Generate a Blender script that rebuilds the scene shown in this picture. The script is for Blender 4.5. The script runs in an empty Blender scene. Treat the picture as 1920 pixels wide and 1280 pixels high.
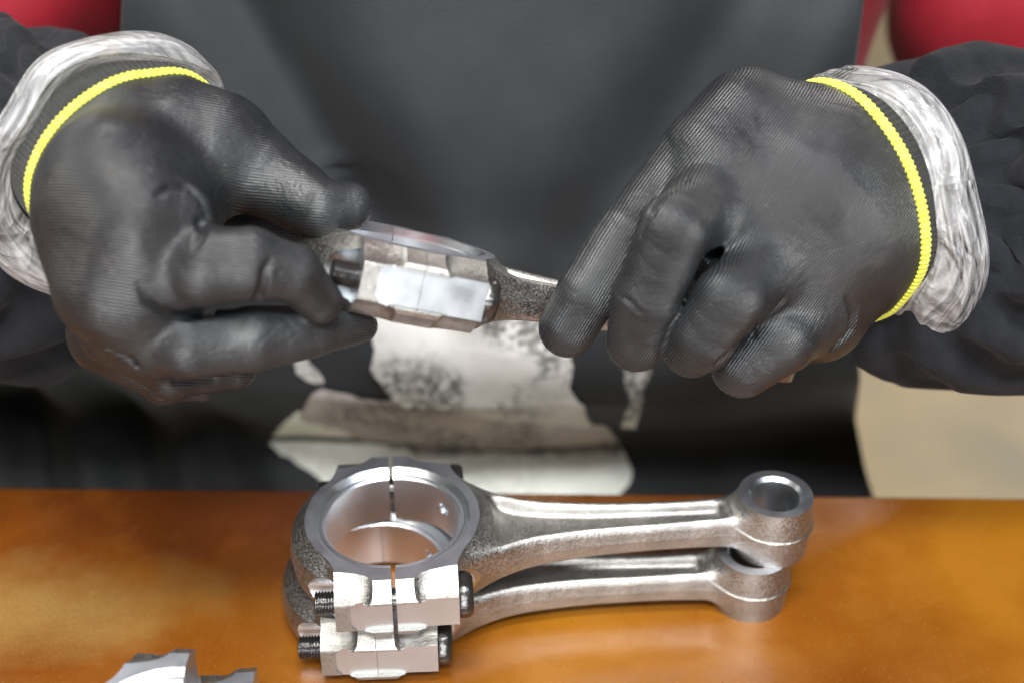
import bpy, math, random
import numpy as np
from mathutils import Vector, Matrix
random.seed(4); RNG = np.random.default_rng(7)
MM = 0.001
sc = bpy.context.scene
COL = sc.collection
# ------------------------------------------------------------------ camera
PITCH = math.radians(33.5)
CAM = np.array([0.0, -417.0, 410.0])                 # millimetres
FPX = 2667.0
RIGHT = np.array([1.0, 0, 0]); FWD = np.array([0, math.cos(PITCH), -math.sin(PITCH)])
UP = np.array([0, math.sin(PITCH), math.cos(PITCH)])
cd = bpy.data.cameras.new('camera'); cam = bpy.data.objects.new('camera', cd); COL.objects.link(cam)
cd.sensor_width = 36; cd.lens = 36 * FPX / 1920
cam.location = CAM * MM; cam.rotation_euler = (math.pi/2 - PITCH, 0, 0)
cd.clip_start = 0.02; cd.clip_end = 50
cd.dof.use_dof = True; cd.dof.focus_distance = 0.525; cd.dof.aperture_fstop = 4.2
sc.camera = cam
def P(px, py, d):                                    # a point seen at (px, py), d mm deep
    return CAM + d * (FWD + (px-960)/FPX*RIGHT - (py-640)/FPX*UP)
def PZ(px, py, z):                                   # same, on the horizontal plane z
    r = FWD + (px-960)/FPX*RIGHT - (py-640)/FPX*UP
    return CAM + r * ((z - CAM[2]) / r[2])
# ------------------------------------------------------------------ world and lamps
w = bpy.data.worlds.new('World'); sc.world = w; w.use_nodes = True
w.node_tree.nodes['Background'].inputs[0].default_value = (0.86, 0.93, 1.0, 1)
w.node_tree.nodes['Background'].inputs[1].default_value = 0.045
sc.view_settings.view_transform = 'Standard'; sc.view_settings.look = 'None'
sc.view_settings.exposure = 0; sc.view_settings.gamma = 1
def area(name, loc, target, sx, sy, power, color):
    l = bpy.data.lights.new(name, 'AREA'); l.shape = 'RECTANGLE'; l.size = sx; l.size_y = sy
    l.energy = power; l.color = color
    o = bpy.data.objects.new(name, l); COL.objects.link(o); o.location = loc
    o.rotation_euler = (Vector(target)-Vector(loc)).to_track_quat('-Z', 'Y').to_euler()
    return o
area('overhead_or_added_light', (0.0, -0.38, 1.50), (0, 0.03, 0.0), 0.5, 0.25, 22, (1.0, 0.99, 0.97))
area('overhead_or_added_light', (0.08, -1.10, 1.60), (0, 0.1, 0.0), 0.6, 0.25, 34, (1.0, 0.99, 0.97))  # added front lamp, out of view, to brighten the apron's lap
area('overhead_or_added_light', (-0.75, -0.85, 1.25), (0, 0.05, 0.1), 0.5, 0.25, 8, (1.0, 0.95, 0.88))
area('overhead_or_added_light', (0.70, -0.75, 1.25), (0, 0.05, 0.1), 0.5, 0.25, 9, (0.86, 0.92, 1.0))
area('overhead_or_added_light', (-1.35, 0.95, 1.30), (-0.1, 0, 0.05), 0.9, 0.40, 20, (1.0, 0.97, 0.92))
area('overhead_or_added_light', (1.05, 1.35, 1.30), (0.5, 1.30, -0.9), 0.9, 0.35, 25, (1.0, 0.97, 0.92))  # unseen lamp added to brighten the floor at the right
area('window_light', (-0.10, -2.0, 0.45), (0, 0, 0.12), 1.3, 0.42, 34, (0.97, 0.98, 1.0))
# ------------------------------------------------------------------ scene helpers
def mesh(name, V, F, mats, smooth=True, sharp=None, mi=None):
    me = bpy.data.meshes.new(name)
    V = np.asarray(V, dtype=np.float32) * MM
    F = np.asarray(F, dtype=np.int32) if isinstance(F, np.ndarray) else F
    me.from_pydata(V.tolist(), [], F.tolist() if isinstance(F, np.ndarray) else F)
    for m in (mats if isinstance(mats, (list, tuple)) else [mats]): me.materials.append(m)
    if mi is not None: me.polygons.foreach_set('material_index', np.asarray(mi, dtype=np.int32))
    me.polygons.foreach_set('use_smooth', [smooth]*len(me.polygons))
    me.update()
    if sharp is not None: me.set_sharp_from_angle(angle=math.radians(sharp))
    return me
def obj(name, me, parent=None):
    o = bpy.data.objects.new(name, me); COL.objects.link(o)
    if parent is not None: o.parent = parent
    return o
def tag(o, label=None, cat=None, group=None, kind=None):
    if label: o['label'] = label
    if cat: o['category'] = cat
    if group: o['group'] = group
    if kind: o['kind'] = kind
    return o
def root(name, label, cat, group=None):
    return tag(obj(name, None), label, cat, group)
# ------------------------------------------------------------------ distance-field mesher (dual contouring)
def dc(f, lo, hi, h, sharpen=0.05):
    lo = np.array(lo, float); hi = np.array(hi, float)
    n = np.ceil((hi-lo)/h).astype(int) + 1
    xs = [lo[i] + h*np.arange(n[i]) for i in range(3)]
    # coarse pass to skip empty blocks
    B = 8; G = np.full(tuple(n), 1e3, np.float32)
    nb = -(-n // B)
    cc = np.stack(np.meshgrid(*[lo[i] + h*(np.arange(nb[i])*B + (B-1)/2) for i in range(3)], indexing='ij'), -1).reshape(-1, 3)
    fv = f(cc[:, 0], cc[:, 1], cc[:, 2]); R = h*B*0.87*1.5
    act = np.abs(fv) < R; idx = np.stack(np.unravel_index(np.arange(len(cc)), tuple(nb)), -1)
    for s in (1, -1):
        pass
    off = np.stack(np.meshgrid(*[np.arange(B)]*3, indexing='ij'), -1).reshape(-1, 3)
    Gs = np.full(tuple(nb*B), 1e3, np.float32)
    sg = np.sign(fv).reshape(tuple(nb))
    Gs[:] = np.repeat(np.repeat(np.repeat(sg*1e3, B, 0), B, 1), B, 2)
    A = idx[act]
    for c in range(0, len(A), 4000):
        I = (A[c:c+4000, None, :]*B + off[None]).reshape(-1, 3)
        p = lo + h*I
        Gs[I[:, 0], I[:, 1], I[:, 2]] = f(p[:, 0], p[:, 1], p[:, 2])
    G = Gs; G[G == 0] = 1e-5
    n = np.array(G.shape)
    S = G < 0
    pts = []; cells = []; quads = []
    cid = lambda I: (I[:, 0]*n[1] + I[:, 1])*n[2] + I[:, 2]
    for a in range(3):
        b, c = (a+1) % 3, (a+2) % 3
        s0 = [slice(None)]*3; s1 = [slice(None)]*3; s0[a] = slice(0, -1); s1[a] = slice(1, None)
        ch = S[tuple(s0)] != S[tuple(s1)]
        I = np.stack(np.nonzero(ch), -1)
        ok = (I[:, b] > 0) & (I[:, c] > 0) & (I[:, b] < n[b]-1) & (I[:, c] < n[c]-1)
        I = I[ok]
        if len(I) == 0: continue
        J = I.copy(); J[:, a] += 1
        g0 = G[I[:, 0], I[:, 1], I[:, 2]].astype(float); g1 = G[J[:, 0], J[:, 1], J[:, 2]].astype(float)
        p0 = lo + h*I.astype(float); p1 = lo + h*J.astype(float)
        ta = np.zeros(len(I)); tb = np.ones(len(I)); ga, gb = g0.copy(), g1.copy()
        t = np.clip(g0/(g0-g1), 0.001, 0.999)
        for _ in range(3):
            q = p0 + (p1-p0)*t[:, None]; gm = f(q[:, 0], q[:, 1], q[:, 2])
            left = (gm < 0) == (ga < 0)
            ta = np.where(left, t, ta); ga = np.where(left, gm, ga)
            tb = np.where(left, tb, t); gb = np.where(left, gb, gm)
            den = ga-gb; den[den == 0] = 1e-9
            t = np.clip(ta + (tb-ta)*np.clip(ga/den, 0.05, 0.95), 0, 1)
        q = p0 + (p1-p0)*t[:, None]
        e = h*0.12
        N = np.stack([f(q[:, 0]+e*(k == 0), q[:, 1]+e*(k == 1), q[:, 2]+e*(k == 2)) - f(q[:, 0]-e*(k == 0), q[:, 1]-e*(k == 1), q[:, 2]-e*(k == 2)) for k in range(3)], -1)
        N /= (np.linalg.norm(N, axis=1, keepdims=True)+1e-9)
        C = []
        for db, dc_ in ((0, 0), (1, 0), (1, 1), (0, 1)):
            K = I.copy(); K[:, b] -= 1-db; K[:, c] -= 1-dc_
            C.append(cid(K)); pts.append((q, N)); cells.append(C[-1])
        Q = np.stack(C, -1)
        flip = g0 > 0
        Q[flip] = Q[flip][:, ::-1]
        quads.append(Q)
    cells = np.concatenate(cells); q = np.concatenate([x[0] for x in pts]); N = np.concatenate([x[1] for x in pts])
    u, inv = np.unique(cells, return_inverse=True); m = len(u)
    bc = lambda v: np.bincount(inv, v, m)
    cnt = bc(np.ones(len(q))); M = np.stack([bc(q[:, k]) for k in range(3)], -1)/cnt[:, None]
    d = (N*(q-M[inv])).sum(1)
    A = np.zeros((m, 3, 3)); bb = np.zeros((m, 3))
    for i in range(3):
        bb[:, i] = bc(N[:, i]*d)
        for j in range(3): A[:, i, j] = bc(N[:, i]*N[:, j])
    A += np.eye(3)*sharpen*cnt[:, None, None]
    x = np.linalg.solve(A, bb[:, :, None])[:, :, 0]
    k = np.stack(np.unravel_index(u, tuple(n)), -1); cc = lo + h*(k+0.5)
    V = np.clip(M + x, cc-h*0.6, cc+h*0.6)
    F = np.searchsorted(u, np.concatenate(quads))
    return V, F
def smin(a, b, k):
    h = np.clip(0.5+0.5*(b-a)/k, 0, 1)
    return b + (a-b)*h - k*h*(1-h)
def smax(a, b, k): return -smin(-a, -b, k)
def cone(x, y, z, a, b, ra, rb):
    ax, ay, az = a; dx, dy, dz = b[0]-ax, b[1]-ay, b[2]-az
    L = dx*dx+dy*dy+dz*dz
    t = np.clip(((x-ax)*dx+(y-ay)*dy+(z-az)*dz)/L, 0, 1)
    return np.sqrt((x-ax-t*dx)**2+(y-ay-t*dy)**2+(z-az-t*dz)**2) - (ra+(rb-ra)*t)
def grid_faces(nu, nv, wrap=False):
    F = []
    for i in range(nu-1):
        for j in range(nv if wrap else nv-1):
            k = (j+1) % nv
            F.append((i*nv+j, i*nv+k, (i+1)*nv+k, (i+1)*nv+j))
    return F
def vnoise(seed, n=10, scale=1.0):                    # a smooth field: sum of random sines
    r = np.random.default_rng(seed); K = r.normal(size=(n, 3))/scale; ph = r.uniform(0, 6.28, n)
    def g(x, y, z):
        s = 0
        for k, p in zip(K, ph): s = s + np.sin(k[0]*x+k[1]*y+k[2]*z+p)
        return s/math.sqrt(n)
    return g
# ------------------------------------------------------------------ materials
def mat(name):
    m = bpy.data.materials.new(name); m.use_nodes = True
    nt = m.node_tree; b = nt.nodes['Principled BSDF']
    return m, nt, b
def N_(nt, t, **kw):
    n = nt.nodes.new(t)
    for k, v in kw.items():
        if k in n.inputs: n.inputs[k].default_value = v
        else: setattr(n, k, v)
    return n
def ramp(nt, fac, stops):
    r = nt.nodes.new('ShaderNodeValToRGB'); nt.links.new(fac, r.inputs[0])
    e = r.color_ramp.elements
    while len(e) < len(stops): e.new(0.5)
    for i, (p, c) in enumerate(stops): e[i].position = p; e[i].color = (c if len(c) == 4 else (*c, 1)) if not isinstance(c, float) else (c, c, c, 1)
    return r.outputs[0]
def g3(v): return (v, v, v)
def noise(nt, scale, detail=3, rough=0.55, vec=None, dist=0.0):
    n = N_(nt, 'ShaderNodeTexNoise'); n.inputs['Scale'].default_value = scale; n.inputs['Detail'].default_value = detail
    n.inputs['Roughness'].default_value = rough; n.inputs['Distortion'].default_value = dist
    nt.links.new(vec if vec is not None else coord(nt), n.inputs['Vector'])
    return n.outputs[0]
def coord(nt):
    for n in nt.nodes:
        if n.type == 'TEX_COORD': return n.outputs['Object']
    return nt.nodes.new('ShaderNodeTexCoord').outputs['Object']
def mapping(nt, rot=(0, 0, 0), scale=(1, 1, 1)):
    m = nt.nodes.new('ShaderNodeMapping'); m.inputs['Rotation'].default_value = rot; m.inputs['Scale'].default_value = scale
    nt.links.new(coord(nt), m.inputs['Vector']); return m.outputs[0]
def bump(nt, b, hs):                                  # hs: list of (height socket, strength, distance in m)
    prev = None
    for h, s, d in hs:
        n = nt.nodes.new('ShaderNodeBump'); n.inputs['Strength'].default_value = s; n.inputs['Distance'].default_value = d
        nt.links.new(h, n.inputs['Height'])
        if prev: nt.links.new(prev, n.inputs['Normal'])
        prev = n.outputs[0]
    nt.links.new(prev, b.inputs['Normal'])
def m_forged():
    m, nt, b = mat('forged_steel'); b.inputs['Metallic'].default_value = 1
    n1 = noise(nt, 1250, 3, 0.7); n2 = noise(nt, 90, 3); n3 = noise(nt, 330, 3, 0.6)
    base = ramp(nt, n2, [(0.3, (0.29, 0.285, 0.265)), (0.7, (0.42, 0.41, 0.39))])
    mx = nt.nodes.new('ShaderNodeMixRGB'); mx.blend_type = 'MULTIPLY'; mx.inputs[0].default_value = 1.0
    nt.links.new(base, mx.inputs[1]); nt.links.new(ramp(nt, n1, [(0.36, g3(0.80)), (0.64, g3(1.18))]), mx.inputs[2])
    nt.links.new(mx.outputs[0], b.inputs['Base Color'])
    nt.links.new(ramp(nt, n1, [(0.35, 0.30), (0.65, 0.58)]), b.inputs['Roughness'])
    bump(nt, b, [(n1, 0.50, 0.00038), (n3, 0.18, 0.0010), (n2, 0.2, 0.0015)])
    return m
def m_machined(name='machined_steel', base=(0.545, 0.57, 0.59), r0=0.30, r1=0.42):
    m, nt, b = mat(name); b.inputs['Metallic'].default_value = 1
    b.inputs['Base Color'].default_value = (*base, 1)
    n = noise(nt, 1.0, 2, 0.5, mapping(nt, (0, 0, 0), (1400, 90, 260)))
    n2 = noise(nt, 90, 3)
    nt.links.new(ramp(nt, n2, [(0.35, r0), (0.65, r1)]), b.inputs['Roughness'])
    bump(nt, b, [(n, 0.03, 0.00012)])
    return m
def m_shell():
    m, nt, b = mat('bearing_metal'); b.inputs['Metallic'].default_value = 1
    b.inputs['Base Color'].default_value = (0.76, 0.79, 0.84, 1); b.inputs['Roughness'].default_value = 0.34
    n = noise(nt, 1.0, 3, 0.5, mapping(nt, (0, 0, 0), (260, 260, 20)))
    bump(nt, b, [(n, 0.25, 0.0003)])
    return m
def m_bolt():
    m, nt, b = mat('black_oxide_bolt'); b.inputs['Metallic'].default_value = 0.85
    b.inputs['Base Color'].default_value = (0.085, 0.083, 0.08, 1); b.inputs['Roughness'].default_value = 0.26
    bump(nt, b, [(noise(nt, 260, 2), 0.35, 0.0012)])
    return m
def m_glove(name, rot):
    m, nt, b = mat(name)
    at = nt.nodes.new('ShaderNodeAttribute'); at.attribute_name = 'rib'
    ma = nt.nodes.new('ShaderNodeMath'); ma.operation = 'MULTIPLY_ADD'; ma.inputs[1].default_value = 2*math.pi/1.0
    mw = nt.nodes.new('ShaderNodeMath'); mw.operation = 'MULTIPLY'; mw.inputs[1].default_value = 6.0
    nt.links.new(noise(nt, 55, 3, 0.5), mw.inputs[0]); nt.links.new(at.outputs['Fac'], ma.inputs[0]); nt.links.new(mw.outputs[0], ma.inputs[2])
    wv = nt.nodes.new('ShaderNodeMath'); wv.operation = 'SINE'; nt.links.new(ma.outputs[0], wv.inputs[0])
    n1 = noise(nt, 45, 4, 0.6); n3 = noise(nt, 900, 3, 0.7); n4 = noise(nt, 700, 2, 0.5); n5 = noise(nt, 14, 3, 0.5)
    base = ramp(nt, n1, [(0.3, (0.008, 0.0095, 0.011)), (0.62, (0.017, 0.019, 0.021)), (0.80, (0.050, 0.049, 0.046))])
    mx = nt.nodes.new('ShaderNodeMixRGB'); mx.inputs[2].default_value = (0.10, 0.10, 0.10, 1)
    nt.links.new(base, mx.inputs[1]); nt.links.new(ramp(nt, n4, [(0.70, 0.0), (0.78, 0.8)]), mx.inputs[0])
    nt.links.new(mx.outputs[0], b.inputs['Base Color'])
    nt.links.new(ramp(nt, n1, [(0.3, 0.38), (0.7, 0.52)]), b.inputs['Roughness'])
    b.inputs['Specular IOR Level'].default_value = 0.62
    ml = nt.nodes.new('ShaderNodeMath'); ml.operation = 'MULTIPLY'
    nt.links.new(wv.outputs[0], ml.inputs[0]); nt.links.new(ramp(nt, n5, [(0.34, 0.2), (0.60, 1.0)]), ml.inputs[1])
    nw = noise(nt, 30, 3, 0.55, mapping(nt, (0.3, rot[1], 0.5), (1.0, 1.0, 2.4)), 1.2)
    sb = nt.nodes.new('ShaderNodeMath'); sb.operation = 'SUBTRACT'; sb.inputs[1].default_value = 0.5; nt.links.new(nw, sb.inputs[0])
    ab = nt.nodes.new('ShaderNodeMath'); ab.operation = 'ABSOLUTE'; nt.links.new(sb.outputs[0], ab.inputs[0])
    wr = ramp(nt, ab.outputs[0], [(0.0, 0.0), (0.06, 0.75), (0.2, 1.0)])
    bump(nt, b, [(ml.outputs[0], 0.75, 0.00023), (wr, 0.15, 0.0010), (n1, 0.45, 0.0025), (n3, 0.5, 0.0003)])
    return m
def m_cloth(name, c0, c1, scale=40, rough=0.85, weave=1400, sheen=0.25, sb=0.3):
    m, nt, b = mat(name)
    n1 = noise(nt, scale, 4, 0.6); n2 = noise(nt, weave, 2, 0.6)
    nt.links.new(ramp(nt, n1, [(0.3, c0), (0.7, c1)]), b.inputs['Base Color'])
    b.inputs['Roughness'].default_value = rough; b.inputs['Sheen Weight'].default_value = sheen
    b.inputs['Specular IOR Level'].default_value = 0.3
    bump(nt, b, [(n2, sb, 0.0006), (n1, 0.2, 0.002)])
    return m
M_FORGED = m_forged(); M_MACH = m_machined(); M_SHELL = m_shell(); M_BOLT = m_bolt()
M_FACE = m_machined('ground_steel_face', (0.46, 0.475, 0.52), 0.40, 0.50)
M_APRON = m_cloth('apron_twill', (0.013, 0.015, 0.0175), (0.024, 0.027, 0.030), 14, 0.60, 1100, 0.08, 0.45)
M_APRON.node_tree.nodes['Principled BSDF'].inputs['Specular IOR Level'].default_value = 0.22
M_SLEEVE = m_cloth('black_fleece', (0.003, 0.004, 0.006), (0.008, 0.009, 0.012), 120, 0.95, 900, 0.04, 1.0)
M_RED = m_cloth('red_shirt', (0.20, 0.004, 0.012), (0.27, 0.007, 0.018), 20, 0.75, 900, 0.05)
M_TROUSER = m_cloth('black_trousers', (0.008, 0.009, 0.010), (0.014, 0.015, 0.016), 20, 0.8, 900, 0.1)
M_KNIT = m_cloth('black_rib_knit', (0.012, 0.012, 0.012), (0.022, 0.022, 0.02), 200, 0.9, 1500, 0.2, 0.6)
M_YELLOW = m_cloth('yellow_thread', (0.58, 0.62, 0.05), (0.74, 0.77, 0.12), 300, 0.75, 1600, 0.1, 0.6)
def m_plastic():
    m, nt, b = mat('clear_plastic_film')
    uv = nt.nodes.new('ShaderNodeUVMap'); uv.uv_map = 'film'
    def st(sx, sy, det, dist):
        mp = nt.nodes.new('ShaderNodeMapping'); mp.inputs['Scale'].default_value = (sx, sy, 1); nt.links.new(uv.outputs[0], mp.inputs[0])
        return noise(nt, 1.0, det, 0.6, mp.outputs[0], dist)
    def crease(n):
        a = nt.nodes.new('ShaderNodeMath'); a.operation = 'SUBTRACT'; a.inputs[1].default_value = 0.5; nt.links.new(n, a.inputs[0])
        c = nt.nodes.new('ShaderNodeMath'); c.operation = 'ABSOLUTE'; nt.links.new(a.outputs[0], c.inputs[0]); return c.outputs[0]
    c1 = crease(st(2.6, 1.6, 2, 1.0)); c2 = crease(st(8, 4, 2, 1.2)); c3 = crease(st(1.2, 4.5, 2, 0.6))
    b.inputs['Base Color'].default_value = (0.86, 0.86, 0.87, 1); b.inputs['Roughness'].default_value = 0.17
    b.inputs['Specular IOR Level'].default_value = 0.9
    bump(nt, b, [(c1, 0.9, 0.010), (c2, 0.4, 0.002), (c3, 0.7, 0.006)])
    tl = nt.nodes.new('ShaderNodeBsdfTranslucent'); tl.inputs[0].default_value = (0.8, 0.8, 0.8, 1)
    m1 = nt.nodes.new('ShaderNodeMixShader'); m1.inputs[0].default_value = 0.3
    nt.links.new(b.outputs[0], m1.inputs[1]); nt.links.new(tl.outputs[0], m1.inputs[2])
    tr = nt.nodes.new('ShaderNodeBsdfTransparent'); tr.inputs[0].default_value = (0.98, 0.98, 0.98, 1)
    mx = nt.nodes.new('ShaderNodeMixShader')
    nt.links.new(ramp(nt, c3, [(0.0, 0.62), (0.05, 0.36), (0.2, 0.18)]), mx.inputs[0])
    nt.links.new(tr.outputs[0], mx.inputs[1]); nt.links.new(m1.outputs[0], mx.inputs[2])
    nt.links.new(mx.outputs[0], nt.nodes['Material Output'].inputs['Surface'])
    return m
M_FILM = m_plastic()
def m_table():
    m, nt, b = mat('amber_phenolic_board')
    n1 = noise(nt, 7, 2, 0.5, None, 0.3); n2 = noise(nt, 34, 4, 0.6)
    mixn = nt.nodes.new('ShaderNodeMath'); mixn.operation = 'MULTIPLY_ADD'; mixn.inputs[1].default_value = 0.22
    nt.links.new(n2, mixn.inputs[0]); nt.links.new(n1, mixn.inputs[2])
    col = ramp(nt, mixn.outputs[0], [(0.42, (0.125, 0.031, 0.0035)), (0.60, (0.185, 0.059, 0.0045)), (0.78, (0.265, 0.100, 0.007))])
    # fine scratches
    sv = noise(nt, 1, 2, 0.5, mapping(nt, (0, 0, 0.7), (4200, 520, 500))); sv2 = noise(nt, 1, 2, 0.5, mapping(nt, (0, 0, -0.5), (3900, 500, 500)))
    mxm = nt.nodes.new('ShaderNodeMath'); mxm.operation = 'MAXIMUM'; nt.links.new(sv, mxm.inputs[0]); nt.links.new(sv2, mxm.inputs[1])
    mask = ramp(nt, mxm.outputs[0], [(0.68, 0.0), (0.76, 1.0)])
    mc = nt.nodes.new('ShaderNodeMixRGB'); mc.inputs[2].default_value = (0.62, 0.38, 0.12, 1)
    ml = nt.nodes.new('ShaderNodeMath'); ml.operation = 'MULTIPLY'; ml.inputs[1].default_value = 0.5
    nt.links.new(mask, ml.inputs[0]); nt.links.new(ml.outputs[0], mc.inputs[0]); nt.links.new(col, mc.inputs[1])
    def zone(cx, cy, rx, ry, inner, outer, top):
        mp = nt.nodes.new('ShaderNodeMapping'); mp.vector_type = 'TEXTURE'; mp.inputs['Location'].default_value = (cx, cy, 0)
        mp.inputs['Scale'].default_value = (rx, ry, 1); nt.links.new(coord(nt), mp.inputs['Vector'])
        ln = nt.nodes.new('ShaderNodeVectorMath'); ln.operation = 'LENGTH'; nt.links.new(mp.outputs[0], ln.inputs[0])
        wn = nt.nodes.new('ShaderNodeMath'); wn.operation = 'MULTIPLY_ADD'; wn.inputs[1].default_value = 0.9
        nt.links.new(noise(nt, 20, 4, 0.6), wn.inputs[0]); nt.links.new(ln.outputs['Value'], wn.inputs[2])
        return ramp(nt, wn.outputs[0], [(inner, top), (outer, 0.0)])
    ms = nt.nodes.new('ShaderNodeMixRGB'); ms.inputs[2].default_value = (0.085, 0.020, 0.004, 1)  # shade and reflection of hand and arm, painted into the board colour
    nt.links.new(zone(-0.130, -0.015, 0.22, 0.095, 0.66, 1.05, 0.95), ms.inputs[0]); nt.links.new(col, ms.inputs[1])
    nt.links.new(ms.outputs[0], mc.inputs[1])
    mw = nt.nodes.new('ShaderNodeMixRGB'); mw.inputs[2].default_value = (0.30, 0.20, 0.06, 1)  # golden haze of the rear lamp painted in, together with scuffed wear
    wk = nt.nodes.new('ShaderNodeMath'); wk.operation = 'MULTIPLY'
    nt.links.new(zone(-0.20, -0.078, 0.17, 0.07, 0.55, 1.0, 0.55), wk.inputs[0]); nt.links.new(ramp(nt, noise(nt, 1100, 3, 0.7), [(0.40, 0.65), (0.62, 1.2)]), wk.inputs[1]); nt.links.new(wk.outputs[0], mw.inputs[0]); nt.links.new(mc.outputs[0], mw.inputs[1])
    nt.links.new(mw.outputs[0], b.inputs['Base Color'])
    nt.links.new(ramp(nt, n2, [(0.35, 0.20), (0.7, 0.34)]), b.inputs['Roughness'])
    b.inputs['Specular IOR Level'].default_value = 0.9
    bump(nt, b, [(noise(nt, 14, 2), 0.10, 0.004), (mxm.outputs[0], 0.08, 0.0003)])
    return m
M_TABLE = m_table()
M_FLOOR = m_cloth('beige_floor', (0.34, 0.30, 0.23), (0.62, 0.48, 0.28), 2.2, 0.4, 60, 0.0, 0.05)
M_WALL = m_cloth('grey_wall', (0.30, 0.29, 0.27), (0.36, 0.35, 0.33), 3, 0.7, 300, 0.0, 0.05)
# ------------------------------------------------------------------ setting
def box(name, x0, x1, y0, y1, z0, z1, m, parent=None, bev=0):
    V = [(x, y, z) for x in (x0, x1) for y in (y0, y1) for z in (z0, z1)]
    F = [(0, 1, 3, 2), (4, 6, 7, 5), (0, 4, 5, 1), (2, 3, 7, 6), (0, 2, 6, 4), (1, 5, 7, 3)]
    o = obj(name, mesh(name, V, F, m, False), parent)
    if bev:
        md = o.modifiers.new('bevel', 'BEVEL'); md.width = bev*MM; md.segments = 3
        for p in o.data.polygons: p.use_smooth = True
        o.data.set_sharp_from_angle(angle=math.radians(50))
    return o
tag(box('floor', -4000, 4000, -3500, 3500, -920, -900, M_FLOOR), kind='structure')
tag(box('wall', -4000, 4000, 3400, 3500, -900, 1800, M_WALL), kind='structure')
e0, e1 = PZ(0, 911, 0), PZ(1920, 931, 0)
ang = math.atan2(e1[1]-e0[1], e1[0]-e0[0]); ey = (e0[1]+e1[1])/2
bench = root('workbench', 'glossy amber brown workbench board under the connecting rods', 'workbench')
bench.location = (0, ey*MM, 0); bench.rotation_euler = (0, 0, ang)
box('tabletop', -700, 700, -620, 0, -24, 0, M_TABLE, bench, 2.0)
M_LEG = m_machined('bench_leg_steel', (0.3, 0.3, 0.32), 0.4, 0.5)
for sx in (-640, 600):
    for sy in (-600, -60): box('leg', sx, sx+40, sy, sy+40, -900, -24.5, M_LEG, bench, 2)
# ------------------------------------------------------------------ connecting rods
a_, b_ = PZ(738, 965, 52), PZ(1455, 925, 52)
L_CC = float(np.linalg.norm(b_-a_))
print('cc', L_CC)
def curve(x, X, Y):
    X = np.array(X, float); Y = np.array(Y, float); M = np.gradient(Y, X)
    x = np.clip(x, X[0], X[-1]); i = np.clip(np.searchsorted(X, x)-1, 0, len(X)-2)
    h = X[i+1]-X[i]; t = (x-X[i])/h
    return (2*t**3-3*t**2+1)*Y[i]+(t**3-2*t**2+t)*h*M[i]+(-2*t**3+3*t**2)*Y[i+1]+(t**3-t**2)*h*M[i+1]
def rod_field(side):
    WX = [18, 35, 50, 70, 100, 125, 146]; WW = [26, 20.5, 14.5, 11, 9.2, 8.8, 9.5]
    def f(x, y, z):
        ay = np.abs(y); az = np.abs(z); r = np.hypot(x, y)
        ro = np.interp(az, [0, 7, 13], [39.0, 38.0, 32.6] if side < 0 else [37, 36, 32.6])
        d = np.maximum(az-13, (r-ro)*0.85)
        boss = np.maximum(ay-41.4, ((ay-41)*6.1+(az-6.9)*11)/12.58)
        boss = smax(boss, -(np.hypot(ay-40.5, az-14.8)-6.6), 3.0)
        boss = np.maximum(boss, np.maximum(-21-x, x-23)); boss = np.maximum(boss, 18-ay)
        ear = np.maximum(np.maximum(ay-41.2, ((ay-41)*5.3+(az-8.6)*7.2)/8.94), (np.abs(x)-6.3)*0.8)
        ear = np.maximum(ear, az-13.0)
        boss = smin(boss, ear, 5.5)
        d = smin(d, boss, 4.5)
        d = np.maximum(d, az-13)
        # machined flat on the outer side of each boss
        d = np.maximum(d, -np.maximum(np.maximum(40.7-ay, az-6.6), np.maximum(-15.5+np.maximum(az-4.5, 0)-x, x-40)))
        # spot faces for the bolt ends and the bolt heads
        rb = np.hypot(ay-32.5, z)
        d = np.maximum(d, -np.maximum(rb-9.3, x+21)); d = np.maximum(d, -np.maximum(rb-9.3, 23-x))
        if side > 0:
            hw = curve(x, WX, WW); hz = curve(x, [20, 40, 70, 125, 146], [9.8, 8.4, 7.4, 7.4, 8.6])
            sh = smax(ay-(hw-0.14*az), az-hz, 3.4); sh = np.maximum(sh, 28-x); sh = np.maximum(sh, x-L_CC)
            pk = smax(ay-(hw-3.9)+0.45*(hz-az), 2.6-az, 2.0)
            pk = smax(pk, (38.0-r)*0.7, 7)
            rs = np.hypot(x-L_CC, y)
            pk = smax(pk, (20.5-rs)*0.8, 4)
            sh = smax(sh, -pk, 2.0)
            se = np.maximum(az-13, rs-(15.6-0.085*az))
            se = smin(se, np.maximum(rs-16.0, az-0.5), 0.8)
            d = smin(d, sh, 7.0)
            d = smin(d, se, 6.0)
            d = np.maximum(d, az-13)
            # small bore with chamfer
            d = np.maximum(d, -(rs-9.4-np.maximum(az-11.6, 0)))
            d = np.maximum(d, 0.08-x)
        else:
            d = np.maximum(d, x+0.08)
        d = np.maximum(d, -(r-27.2-1.0*np.maximum(az-10.7, 0)))
        return d
    return f
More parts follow.
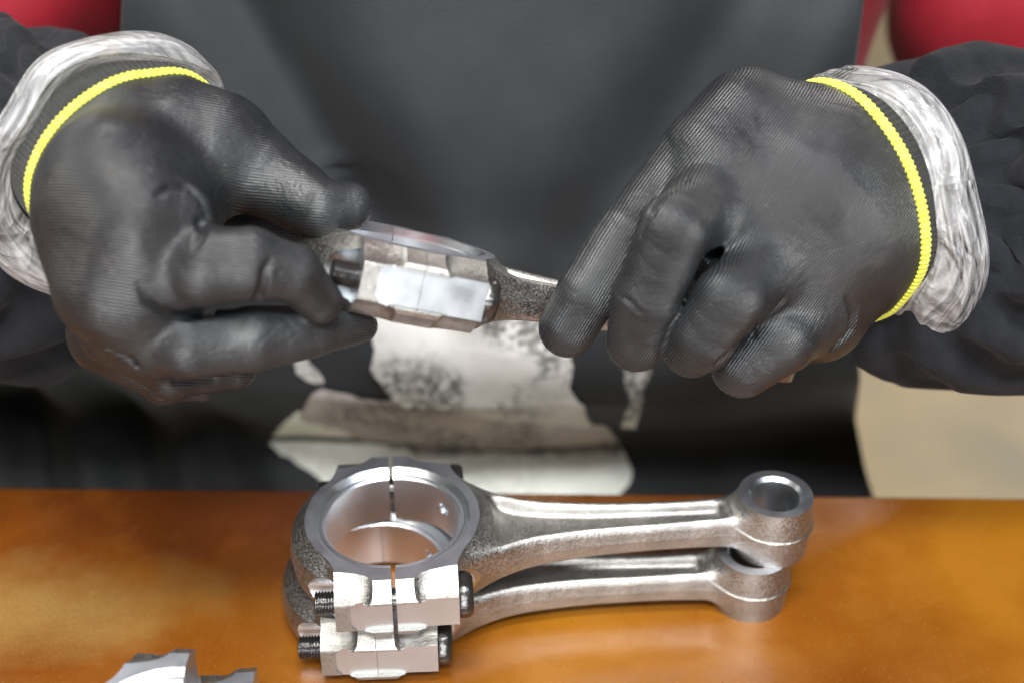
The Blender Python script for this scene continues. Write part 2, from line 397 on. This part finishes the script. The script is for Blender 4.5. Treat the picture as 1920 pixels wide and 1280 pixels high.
def classify(V, F):
    c = V[F].mean(1); a = V[F[:, 2]]-V[F[:, 0]]; b = V[F[:, 3]]-V[F[:, 1]]
    n = np.cross(a, b); n /= np.linalg.norm(n, axis=1, keepdims=True)+1e-9
    r = np.hypot(c[:, 0], c[:, 1]); rs = np.hypot(c[:, 0]-L_CC, c[:, 1]); mi = np.zeros(len(F), int)
    vz = np.abs(V[:, 2])[F]; top = (vz > 12.82).all(1); vr = np.hypot(V[:, 0], V[:, 1])[F]; vs = np.hypot(V[:, 0]-L_CC, V[:, 1])[F]
    mi[top] = 2
    mi[(vr < 29.7).all(1) & ~top] = 1
    mi[(vs < 11.0).all(1) & ~top] = 1
    mi[(np.abs(n[:, 1]) > 0.97) & (np.abs(c[:, 1]) < 40.9) & (np.abs(c[:, 1]) > 40.5)] = 1
    rb = np.hypot(np.abs(c[:, 1])-32.5, c[:, 2])
    mi[(rb < 9.5) & ((c[:, 0] < -20.9) | (c[:, 0] > 22.9))] = 1
    mi[(np.abs(c[:, 0]) < 0.2) & (np.abs(n[:, 0]) > 0.9)] = 1
    return mi
H = 0.5
Vb, Fb = dc(rod_field(1), (-3, -45, -15), (168, 45, 15), H, 0.012)
Vc, Fc = dc(rod_field(-1), (-42, -45, -15), (3, 45, 15), H, 0.012)
ME_BODY = mesh('rod_body', Vb, Fb, [M_FORGED, M_MACH, M_FACE], True, 21, classify(Vb, Fb))
ME_CAP = mesh('bearing_cap', Vc, Fc, [M_FORGED, M_MACH, M_FACE], True, 21, classify(Vc, Fc))
def shell_mesh(side):
    V = []; F = []; n = 48
    prof = [(25.9, -10.9), (25.2, -10.2), (25.2, 10.2), (25.9, 10.9), (27.1, 10.9), (27.1, -10.9)]
    # dimple on the inner wall: push a patch of the fine wall outwards
    zs = np.linspace(-10.2, 10.2, 30); prof = [(25.9, -10.9)] + [(25.2, z) for z in zs] + [(25.9, 10.9), (27.1, 10.9), (27.1, -10.9)]
    m = len(prof); n = 110; a0 = math.pi*0.5+0.006; hole = math.radians(38) if side > 0 else math.radians(196)
    for i in range(n):
        t = a0 + (math.pi-0.012)*i/(n-1)
        if side > 0: t += math.pi
        for (r, z) in prof:
            if r < 25.5:
                da = (t-hole+math.pi) % (2*math.pi) - math.pi
                q = math.hypot(da*25.2, z-1.5)
                r += 1.6*max(0, min(1, (2.6-q)/0.9))
            V.append((r*math.cos(t), r*math.sin(t), z))
    F = grid_faces(n, m, True); F += [tuple(range(m))[::-1], tuple(range((n-1)*m, n*m))]
    return mesh('bearing_shell', V, F, M_SHELL, True, 30)
ME_SH = {1: shell_mesh(1), -1: shell_mesh(-1)}
def lathe(prof, n, lobes=0, amp=0):
    V = []
    for (x, r) in prof:
        for j in range(n):
            t = 2*math.pi*j/n
            k = 1 + (amp*math.cos(lobes*t) if r > 6.2 else 0)
            V.append((x, r*k*math.cos(t), r*k*math.sin(t)))
    F = [tuple(reversed(f)) for f in grid_faces(len(prof), n, True)]
    F += [tuple(range(n)), tuple(range((len(prof)-1)*n, len(prof)*n))[::-1]]
    return V, F
def bolt_meshes():
    prof = [(-30.2, 3.4)]; x = -29.6
    while x < -20.0: prof += [(x, 4.55), (x+0.2, 4.55), (x+0.55, 3.9), (x+0.7, 3.9)]; x += 1.15
    prof += [(-19, 4.3), (23, 4.3)]
    V, F = lathe(prof, 28); a = mesh('bolt_shank', V, F, M_BOLT, True, 25)
    V, F = lathe([(23.1, 4.2), (23.1, 7.9), (24.2, 8.3), (26.6, 8.2), (27.8, 7.6), (28.4, 6.8), (28.4, 5.2), (27.6, 4.6), (27.6, 0.4)], 48, 6, 0.035)
    b = mesh('bolt_head', V, F, M_BOLT, True, 28)
    return a, b
ME_BOLT, ME_HEAD = bolt_meshes()
def make_rod(label, gap=0.0, cat='connecting rod', group='connecting rods'):
    t = root('connecting_rod', label, cat, group)
    obj('rod_body', ME_BODY, t)
    c = obj('bearing_cap', ME_CAP, t); c.location = (-gap*MM, 0, 0)
    obj('bearing_shell', ME_SH[1], t); s = obj('bearing_shell', ME_SH[-1], t); s.location = (-gap*MM, 0, 0)
    for sy in (1, -1):
        b = obj('bolt', ME_BOLT, t); b.location = (0, sy*32.5*MM, 0); obj('bolt_head', ME_HEAD, b)
    return t
def lay(o, c, z, ang): o.location = (c[0]*MM, c[1]*MM, z*MM); o.rotation_euler = (0, 0, ang)
th = math.atan2(b_[1]-a_[1], b_[0]-a_[0])
r1 = make_rod('steel connecting rod lying on top of the stack, its bearing cap standing slightly open', 1.5)
lay(r1, a_, 39.1, th)
a2 = a_ + np.array([-7.2, 2.3, 0])
r2 = make_rod('steel connecting rod at the bottom of the stack, resting on the amber board')
lay(r2, a2, 13.05, th-0.040)
# rod in the hands
hc = P(749, 510, 521); hs = P(1452, 642, 566)
ux = (hs-hc)/np.linalg.norm(hs-hc)
tocam = -(FWD + (790-960)/FPX*RIGHT - (510-640)/FPX*UP); tocam /= np.linalg.norm(tocam)
upi = UP - (UP@ux)*ux; upi /= np.linalg.norm(upi)
side_ = np.cross(upi, ux); 
tilt = math.radians(12)
# rod normal leans towards the camera so that its upper face just shows
fw = np.cross(ux, upi); fw = fw if fw@tocam > 0 else -fw
uz = math.cos(tilt)*upi + math.sin(tilt)*fw; uy = np.cross(uz, ux)
r3 = make_rod('steel connecting rod held up between the two gloved hands')
r3.matrix_world = Matrix(((ux[0], uy[0], uz[0], hc[0]*MM), (ux[1], uy[1], uz[1], hc[1]*MM), (ux[2], uy[2], uz[2], hc[2]*MM), (0, 0, 0, 1)))
# loose caps in the lower left corner
def make_cap(label, px, py, z, ang):
    t = root('loose_bearing_cap', label, 'bearing cap', 'loose bearing caps')
    obj('bearing_cap', ME_CAP, t); obj('bearing_shell', ME_SH[-1], t)
    e = PZ(px, py, z+13); c = e[:2] - 33*np.array([-math.sin(ang), math.cos(ang)])
    lay(t, c, z+0.05, ang)
make_cap('steel bearing cap lying on top of the other at the lower left corner', 352, 1236, 39.05, math.radians(-3))
make_cap('steel bearing cap underneath the other at the lower left, farther right', 476, 1270, 13, math.radians(3))
# ------------------------------------------------------------------ the person
person = root('person', 'person in black apron, red shirt and grey gloves holding a connecting rod', 'person')
def K(l, dd=0): return [(P(a, b, d+dd), r*(d+dd)/FPX) for (a, b, d, r) in l]
def chains_field(chains, k, cuts, nz, amp=0.35, grooves=()):
    def f(x, y, z):
        palm = None; fingers = []
        for ch, kk in chains:
            e = None
            for (p0, r0), (p1, r1) in zip(ch[:-1], ch[1:]):
                q = cone(x, y, z, p0, p1, r0, r1); e = q if e is None else smin(e, q, 1.2 if kk < 0 else 2.5)
            if kk > 0: palm = e if palm is None else smin(palm, e, kk)
            else: fingers.append((e, -kk))
        d = palm
        for e, kk in fingers: d = smin(d, smin(palm, e, kk), 2.2)
        for (p0, r0), (p1, r1) in cuts: d = smax(d, -cone(x, y, z, p0, p1, r0, r1), 2.0)
        for g in grooves:
            q = None
            for (p0, r0), (p1, r1) in zip(g[:-1], g[1:]):
                e = cone(x, y, z, p0, p1, r0, r1); q = e if q is None else np.minimum(q, e)
            d = smax(d, -q, 1.6)
        return d + amp*nz(x, y, z)
    return f
def bounds(chains, m=4):
    q = np.array([list(p-r-m) + list(p+r+m) for ch, _ in chains for p, r in ch])
    return q[:, :3].min(0), q[:, 3:].max(0)
def frame(ax):
    ax = ax/np.linalg.norm(ax); u = np.cross(ax, UP); u /= np.linalg.norm(u); v = np.cross(u, ax)
    return ax, u, v
def hand(spec, name_label, m_gl, h=1.1):
    dd = spec.get('back', 0); ch = [(K(c, dd), k) for c, k in spec['chains']]
    cuts = [tuple(K(c, dd)) for c in spec['cuts']]
    nz = vnoise(spec['seed'], 12, 9.0)
    f0 = chains_field(ch, 0, cuts, nz)
    def touch(px, py):                                # where the line of sight meets the glove
        r = P(px, py, 1.0)-CAM; r /= np.linalg.norm(r); t = 380.0
        for _ in range(90):
            p = CAM + r*t; d = float(f0(np.array([p[0]]), np.array([p[1]]), np.array([p[2]]))[0]); t += 0.7*d
            if abs(d) < 0.03 or t > 640: break
        return p, r
    grooves = []
    for pts in spec['grooves']:
        g = []
        for (px, py, rr, dep) in pts:
            p, r = touch(px, py); g.append((p + r*(dep-0.6*rr), rr))
        grooves.append(g)
    f = chains_field(ch, 0, cuts, nz, 0.35, grooves)
    c = P(*spec['ring']); ax, u, v = frame(P(*spec['arm'])-c)
    fc = lambda x, y, z: np.maximum(f(x, y, z), (x-c[0])*ax[0]+(y-c[1])*ax[1]+(z-c[2])*ax[2])
    lo, hi = bounds(ch)
    V, F = dc(fc, lo, hi, h, 0.3)
    me = mesh('glove', V, F, m_gl)
    dr = spec['rib']; L = math.hypot(*dr); rv = (-dr[1]*RIGHT - dr[0]*UP)/L
    wn = vnoise(9, 8, 45.0); rib = V@rv + 3.0*wn(V[:, 0], V[:, 1], V[:, 2])
    at = me.attributes.new('rib', 'FLOAT', 'POINT'); at.data.foreach_set('value', rib.astype(np.float32))
    g = obj('glove', me, person); g['label'] = name_label
    # hem ring, found on the glove's own surface
    def ring(off, s, n=200):
        out = []
        T = np.linspace(0, 2*math.pi, n, endpoint=False)
        D = np.cos(T)[:, None]*u + np.sin(T)[:, None]*v
        o = c + ax*s; R = np.full(n, 60.0); lo_ = np.full(n, 2.0); hi_ = np.full(n, 75.0)
        for _ in range(22):
            mid = (lo_+hi_)/2; p = o + D*mid[:, None]; ins = f(p[:, 0], p[:, 1], p[:, 2]) < 0
            lo_ = np.where(ins, mid, lo_); hi_ = np.where(ins, hi_, mid)
        return o, D, (lo_+hi_)/2 + off
    o, D, R = ring(0, -0.4)
    for _ in range(3): R = (np.roll(R, 1)+R+np.roll(R, -1))/3
    n = 560; T = np.arange(n)*2*math.pi/n; Rr = np.interp(T, np.arange(len(R)+1)*2*math.pi/len(R), np.append(R, R[0]))
    Vt = []; m = 10
    for i in range(n):
        rr = Rr[i]; d = math.cos(T[i])*u + math.sin(T[i])*v
        w_ = 1 + 0.17*math.cos(T[i]*n/5)
        for j in range(m):
            a = 2*math.pi*j/m
            Vt.append(c + d*(rr+0.3+1.2*w_*math.cos(a)) + ax*(0.2+2.2*w_*math.sin(a)))
    F2 = grid_faces(n, m, True); F2 += [((n-1)*m+j, (n-1)*m+(j+1) % m, (j+1) % m, j) for j in range(m)]
    obj('hem_trim', mesh('hem_trim', Vt, F2, M_YELLOW), g)
    # ribbed knit cuff behind the hem
    Vk = []; S = np.linspace(0.5, spec.get('cuff', 26), 14); nk = 420
    for s in S:
        for i in range(nk):
            t = 2*math.pi*i/nk; rr = np.interp(t, np.arange(len(R)+1)*2*math.pi/len(R), np.append(R, R[0]))
            d = math.cos(t)*u + math.sin(t)*v
            Vk.append(c + d*(rr + spec.get('flare', 0.0)*s - 0.4 + 0.35*math.cos(t*nk/4)) + ax*s)
    obj('knit_cuff', mesh('knit_cuff', Vk, grid_faces(len(S), nk, True), M_KNIT), g)
    return g, c, ax, u, v, R
LEFT = dict(seed=3, rib=(1.0, 0.10), grooves=[
    [(296, 366, 0.4, 0.2), (318, 352, 1.0, 1.0), (348, 350, 1.4, 1.4), (374, 372, 1.6, 1.8), (388, 402, 2.0, 2.4)],
    [(376, 418, 1.6, 1.4), (382, 440, 1.0, 0.9), (366, 466, 0.4, 0.2)],
    [(258, 532, 0.4, 0.3), (276, 566, 1.3, 1.4), (322, 592, 1.8, 2.2), (388, 588, 1.6, 2.0), (450, 574, 1.4, 1.8), (508, 570, 1.2, 1.6)],
    [(508, 486, 0.3, 0.2), (496, 508, 0.9, 0.8), (492, 540, 1.3, 1.2), (484, 560, 1.2, 1.2)],
    [(170, 640, 0.4, 0.2), (250, 676, 0.9, 0.6), (330, 716, 0.9, 0.7), (400, 712, 0.6, 0.4)],
    ], ring=(240, 318, 512), arm=(100, 172, 545), cuff=15, flare=0.05, chains=[
    ([(232, 310, 518, 178), (242, 400, 488, 156)], 10),                   # wrist into the back of the hand
    ([(235, 420, 482, 150), (245, 520, 474, 135), (285, 590, 484, 112)], 12),
    ([(290, 300, 505, 140), (400, 285, 507, 100)], 14),
    ([(205, 330, 468, 105), (262, 420, 460, 92)], 12),
    ([(340, 275, 505, 118), (410, 285, 505, 98), (490, 322, 505, 76), (562, 370, 502, 65), (602, 390, 500, 57), (657, 386, 503, 43)], -12),   # thumb
    ([(330, 420, 522, 84), (450, 425, 532, 52), (548, 436, 538, 34)], -4),
    ([(262, 430, 460, 88), (338, 405, 462, 54)], -8),                             # knuckle of the first finger
    ([(290, 490, 474, 92), (385, 500, 460, 77), (468, 496, 462, 70), (550, 514, 468, 55), (602, 566, 476, 43)], -9),         # folded first finger
    ([(275, 590, 484, 98), (352, 645, 472, 64), (470, 634, 478, 61), (590, 620, 488, 47), (678, 611, 498, 30)], -6),  # second finger
    ([(250, 600, 498, 105), (330, 680, 500, 68), (440, 690, 506, 42)], -6),        # third finger, folded under
    ([(230, 620, 515, 100), (310, 705, 518, 52), (380, 722, 524, 30)], -6),       # little finger
    ], cuts=[
    ([(385, 398, 468, 14), (470, 432, 486, 12)]),
    ])
RIGHTH = dict(seed=5, rib=(-0.56, 0.83), grooves=[
    [(1285, 338, 0.3, 0.1), (1252, 362, 0.8, 0.7), (1222, 400, 0.9, 0.9), (1200, 440, 0.4, 0.3)],
    [(1470, 560, 0.3, 0.2), (1425, 605, 1.2, 1.4), (1388, 640, 1.0, 1.2), (1345, 680, 0.9, 1.0)],
    [(1588, 560, 0.4, 0.2), (1600, 590, 1.2, 1.0), (1594, 622, 1.4, 1.2), (1560, 655, 0.8, 0.6)],
    [(1162, 556, 0.3, 0.1), (1182, 566, 0.6, 0.5), (1204, 590, 0.3, 0.2)],
    [(1420, 602, 0.3, 0.1), (1412, 628, 0.7, 0.5), (1380, 650, 0.4, 0.3)],
    ], back=15, ring=(1598, 378, 531), arm=(1776, 298, 549), cuff=14, flare=0.10, chains=[
    ([(1600, 380, 518, 182), (1530, 400, 512, 172), (1480, 385, 508, 150)], 10),
    ([(1540, 300, 508, 120), (1402, 232, 508, 94), (1335, 290, 505, 84)], 18),
    ([(1480, 385, 508, 150), (1380, 380, 502, 100), (1345, 392, 500, 84)], 18),
    ([(1480, 430, 508, 150), (1440, 480, 500, 98)], 18),
    ([(1540, 470, 514, 140), (1500, 570, 508, 92)], 16),
    ([(1560, 500, 520, 120), (1540, 590, 514, 78)], 10),
    ([(1350, 268, 508, 84), (1272, 332, 506, 68), (1182, 438, 497, 62), (1100, 552, 496, 58), (1064, 614, 499, 55)], -7),
    ([(1350, 385, 500, 84), (1266, 430, 472, 70), (1214, 555, 480, 63), (1192, 642, 490, 56)], -11),
    ([(1455, 485, 500, 88), (1370, 560, 474, 68), (1318, 636, 480, 60), (1297, 652, 486, 55)], -12),
    ([(1305, 510, 506, 44), (1262, 640, 508, 40)], -2),
    ([(1520, 560, 508, 90), (1462, 634, 492, 68), (1392, 688, 496, 58)], -8),
    ([(1590, 500, 535, 120), (1520, 580, 542, 62), (1350, 580, 558, 52), (1200, 565, 558, 48), (1110, 560, 552, 44)], -8),
    ], cuts=[
    ([(1318, 488, 478, 22), (1378, 444, 490, 20)]),
    ])
M_GL = m_glove('grey_coated_glove_left', (0, math.radians(-80), 0.1)); M_GR = m_glove('grey_coated_glove_right', (0, math.radians(-38), 0))
gl = hand(LEFT, 'grey coated glove at the left of the picture pinching the big end', M_GL)
gr = hand(RIGHTH, 'grey coated glove at the right of the picture over the shank', M_GR)
# plastic film cuffs
def film(g, prof, seed, ox=0, oy=0, low=0):
    _, c, ax, u, v, R = g
    n = 420; nz = vnoise(seed, 14, 6.0); nz2 = vnoise(seed+1, 10, 16.0); V = []; UVc = []
    Rs = R.copy()
    for _ in range(60): Rs = (np.roll(Rs, 1)+Rs+np.roll(Rs, -1))/3
    s_ = np.linspace(0, 1, 46)
    for s in s_:
        dr = np.interp(s, [p[0] for p in prof], [p[1] for p in prof]); da = np.interp(s, [p[0] for p in prof], [p[2] for p in prof])
        for i in range(n):
            t = 2*math.pi*i/n; rr = np.interp(t, np.arange(len(R)+1)*2*math.pi/len(R), np.append(Rs, Rs[0]))
            d = math.cos(t)*u + math.sin(t)*v; p = c + d*(rr+dr) + ax*da
            q = nz(math.cos(t)*14+s*26, math.sin(t)*14-s*9, s*18); q2 = nz2(*p)
            wgt = math.sin(math.pi*min(1, s*1.1+0.08))
            V.append(p + (RIGHT*ox + UP*oy)*s + d*(low*max(0.0, -float(d@UP))**2*min(1, s*2)+(0.9-abs(q)*2.0 + q2*1.6)*wgt) + ax*(q2*2.5 + abs(q)*1.2))
            UVc.append((i/n*0.24*4.2, s*0.045*4.2))
    F = grid_faces(len(s_), n, True); me = mesh('plastic_cuff', V, F, M_FILM)
    uvl = me.uv_layers.new(name='film'); co = []
    for f in F:
        for q in f:
            a, b = UVc[q]
            if f[1] % n == 0 and q % n == 0: a += 0.24*4.2
            co += [a*4, b*5]
    uvl.data.foreach_set('uv', co)
    return obj('plastic_cuff', me, person)
film(gl, [(0, 0.8, 9), (0.25, 6, 7), (0.5, 10, 14), (0.75, 10, 22), (1, 3, 32)], 21, 1.5, -5, 20)
film(gr, [(0, 0.8, 4), (0.25, 2.5, 8), (0.5, 5, 15), (0.75, 5, 22), (1, 1, 29)], 23, -1, -5, 14)
# sleeves: gathered tubes
def sleeve(path, radii, seed, folds=14, amp=5.0):
    path = [np.array(p) for p in path]; n = 300; S = np.linspace(0, len(path)-1, 90); V = []
    nz = vnoise(seed, 10, 22.0); nz2 = vnoise(seed+3, 10, 9.0)
    idx = np.arange(len(path)); Pp = np.array(path)
    for s in S:
        c = np.array([np.interp(s, idx, Pp[:, k]) for k in range(3)])
        s2 = min(s+0.05, len(path)-1); s1 = max(s-0.4, 0); s2 = min(s+0.4, len(path)-1)
        t_ = np.array([np.interp(s2, idx, Pp[:, k])-np.interp(s1, idx, Pp[:, k]) for k in range(3)])
        ax, u, v = frame(t_); r = np.interp(s, idx, radii)
        dec = math.exp(-max(0.0, np.linalg.norm(c-path[1])-12)/60)
        for i in range(n):
            t = 2*math.pi*i/n; d = math.cos(t)*u + math.sin(t)*v
            p = c + d*r
            a = nz(*p)*2.2*(1-dec*0.5) + nz2(*p)*0.7
            w_ = math.sin(folds*t + 1.3*nz(*(p*0.8)) + s)
            a += amp*dec*(abs(w_)**0.6*(1 if w_ > 0 else -1))*min(1, s*1.5+0.3)
            V.append(c + d*(r+a))
    return obj('sleeve', mesh('sleeve', V, grid_faces(len(S), n, True), M_SLEEVE), person)
sleeve([P(1660, 385, 545), P(1690, 400, 556), P(1770, 412, 570), P(1960, 430, 590), P(2300, 430, 640), P(2560, 330, 760)], [34, 58, 67, 70, 72, 74], 31)
sleeve([P(170, 300, 550), P(130, 340, 570), P(50, 370, 590), P(-120, 380, 620), P(-420, 330, 700)], [34, 62, 74, 77, 78], 37)
# apron
AP_Y = lambda x, z: 0
def ap_y(x, z):
    y = 138 - 0.0009*(90-z)*abs(90-z)*0 + 0.0007*x*x
    y = y + np.interp(z, [-420, -112, -82, -38, 10, 90, 230, 500], [-22, -20, -14, 24, -6, -6, 14, 60])
    y = y + 19*np.exp(-((x+0.55*(z-150)+90)/22)**2)*np.clip((z-10)/80, 0, 1)     # slanting folds
    y = y - 10*np.exp(-((x+0.35*(z-150)+40)/30)**2)*np.clip((z-10)/80, 0, 1)
    y = y + 16*np.exp(-((x-0.6*(z-150)-70)/26)**2)*np.clip((z-40)/80, 0, 1)
    y = y - 8*np.exp(-((x-0.5*(z-150)-120)/24)**2)*np.clip((z-40)/80, 0, 1)
    y = y + 9*np.sin(x*0.11+z*0.03)*np.clip((20-z)/50, 0, 1)*np.clip((-x-110)/60, 0, 1)
    y = y + 1.5*np.sin(x*0.05+z*0.03)
    return y
def ap_pt(x, z, off=0.0): return np.array([x, ap_y(x, z)-off, z])
nz_, nx_ = 150, 150; V = []
for z in np.linspace(-420, 480, nz_):
    xl = np.interp(z, [-420, 60, 130, 210, 480], [-420, -400, -178, -163, -120]); xr = np.interp(z, [-420, -60, 120, 210, 480], [330, 186, 146, 147, 120])
    for i in range(nx_):
        x = xl+(xr-xl)*i/(nx_-1); V.append(ap_pt(x, z))
ap = obj('apron', mesh('apron', V, [f[::-1] for f in grid_faces(nz_, nx_)], M_APRON), person)
md = ap.modifiers.new('thickness', 'SOLIDIFY'); md.thickness = 0.0016; md.offset = 1
def on_apron(px, py):
    px = np.asarray(px, float); py = np.asarray(py, float)
    r = FWD + ((px-960)/FPX)[:, None]*RIGHT - ((py-640)/FPX)[:, None]*UP; t = np.full(len(px), 560.0)
    for _ in range(80):
        p = CAM + r*t[:, None]; t += (ap_y(p[:, 0], p[:, 2]) - p[:, 1])*0.6/r[:, 1]
    return CAM + r*t[:, None]
def inside(px, py, poly):
    c = np.zeros(px.shape, bool); j = len(poly)-1
    for i in range(len(poly)):
        xi, yi = poly[i]; xj, yj = poly[j]
        if yi != yj: c ^= ((yi > py) != (yj > py)) & (px < (xj-xi)*(py-yi)/(yj-yi)+xi)
        j = i
    return c
def m_print(name, c0, c1, speck):
    m, nt, b = mat(name)
    n1 = noise(nt, 26, 4, 0.65); n2 = noise(nt, 190, 4, 0.75); n0 = noise(nt, 24, 2, 0.5)
    base = ramp(nt, n1, [(0.35, c0), (0.65, c1)])
    mm = nt.nodes.new('ShaderNodeMath'); mm.operation = 'MULTIPLY'
    nt.links.new(ramp(nt, n0, [(0.44, 0.0), (0.66, 1.0)]), mm.inputs[0]); nt.links.new(ramp(nt, noise(nt, 230, 4, 0.75), [(0.40, 0.0), (0.62, 1.0)]), mm.inputs[1])
    mask = ramp(nt, mm.outputs[0], [(0.02, 0.0), (0.45, speck)])
    mx = nt.nodes.new('ShaderNodeMixRGB'); nt.links.new(mask, mx.inputs[0]); nt.links.new(base, mx.inputs[1]); mx.inputs[2].default_value = (0.03, 0.03, 0.03, 1)
    nt.links.new(mx.outputs[0], b.inputs['Base Color']); b.inputs['Roughness'].default_value = 0.8
    bump(nt, b, [(n2, 0.3, 0.001)])
    return m
def patch(poly, m, off):
    q = np.array(poly, float); x0, y0 = q.min(0)-10; x1, y1 = q.max(0)+10; st = 2.5
    nx, ny = int((x1-x0)/st)+1, int((y1-y0)/st)+1
    j = vnoise(int(x0), 12, 14.0); A, B = np.meshgrid(np.arange(nx-1), np.arange(ny-1), indexing='ij'); A = A.ravel(); B = B.ravel()
    X = x0+(A+.5)*st; Y = y0+(B+.5)*st
    k = inside(X+3.5*j(X, Y, 0), Y+3.5*j(Y, X, 5), poly); A = A[k]; B = B[k]
    Q = np.stack([A*ny+B, A*ny+B+1, (A+1)*ny+B+1, (A+1)*ny+B], -1)
    u, inv = np.unique(Q, return_inverse=True)
    V = on_apron(x0+(u//ny)*st, y0+(u % ny)*st); V[:, 1] -= off
    return obj('worn_print', mesh('worn_print', V, inv.reshape(Q.shape), m), ap)
MP1 = m_print('worn_grey_print', (0.50, 0.49, 0.465), (0.62, 0.61, 0.58), 0.80)
MP2 = m_print('pinkish_print', (0.36, 0.33, 0.32), (0.46, 0.42, 0.41), 0.70)
MP3 = m_print('pale_print', (0.80, 0.84, 0.78), (0.87, 0.90, 0.85), 0.15)
patch([(555, 775), (600, 770), (700, 812), (780, 830), (1000, 832), (1130, 812), (1160, 828), (1177, 850), (1183, 875), (1178, 900), (1160, 925), (1130, 990), (640, 990), (600, 890), (505, 830), (530, 795)], MP3, 0.5)
patch([(600, 728), (640, 735), (700, 748), (860, 752), (1000, 775), (1130, 790), (1165, 825), (1165, 845), (1000, 850), (780, 848), (700, 830), (560, 780), (575, 755)], MP2, 1.3)
patch([(700, 560), (1040, 560), (1075, 680), (1065, 720), (1100, 765), (1105, 795), (1040, 794), (940, 782), (860, 772), (760, 762), (725, 730), (695, 690)], MP1, 2.0)
patch([(545, 668), (575, 662), (605, 715), (560, 705)], MP1, 0.6)
patch([(1172, 690), (1222, 690), (1205, 730), (1205, 770), (1195, 800), (1165, 800), (1180, 750), (1172, 725)], MP1, 0.6)
# shirt body and trousers
def tube(name, rings, m, n=96, amp=3, seed=3):
    nz = vnoise(seed, 10, 30.0); V = []
    for (cx, cy, z, rx, ry) in rings:
        for i in range(n):
            t = 2*math.pi*i/n; p = np.array([cx+rx*math.cos(t), cy+ry*math.sin(t), z])
            a = nz(*p)*amp; V.append(p + a*np.array([math.cos(t), math.sin(t), 0]))
    F = grid_faces(len(rings), n, True); F += [tuple(range(n))[::-1], tuple(range((len(rings)-1)*n, len(rings)*n))]
    return obj(name, mesh(name, V, F, m), person)
tube('shirt', [(0, 290, z, np.interp(z, [60, 120, 210, 480], [168, 184, 201, 206]), 122) for z in np.linspace(40, 520, 40)], M_RED)
tube('trousers', [(0, 320, z, 168, 120) for z in np.linspace(-420, 41, 30)], M_TROUSER)
def limb(name, pts, m, seed):
    ch = [(pts, 5)]; nz = vnoise(seed, 12, 18.0); f = chains_field(ch, 0, [], nz, 2.5); lo, hi = bounds(ch, 8)
    V, F = dc(f, lo, hi, 4.0, 0.3); return obj(name, mesh(name, V, F, m), person)
limb('shirt_sleeve', [(P(2060, 60, 740), 50), (P(1853, 30, 775), 55), (P(1860, -350, 900), 60)], M_RED, 41)
limb('shirt_sleeve', [(P(-420, 260, 700), 50), (P(125, -75, 765), 48), (P(100, -420, 900), 60)], M_RED, 43)
bpy.context.view_layer.update()
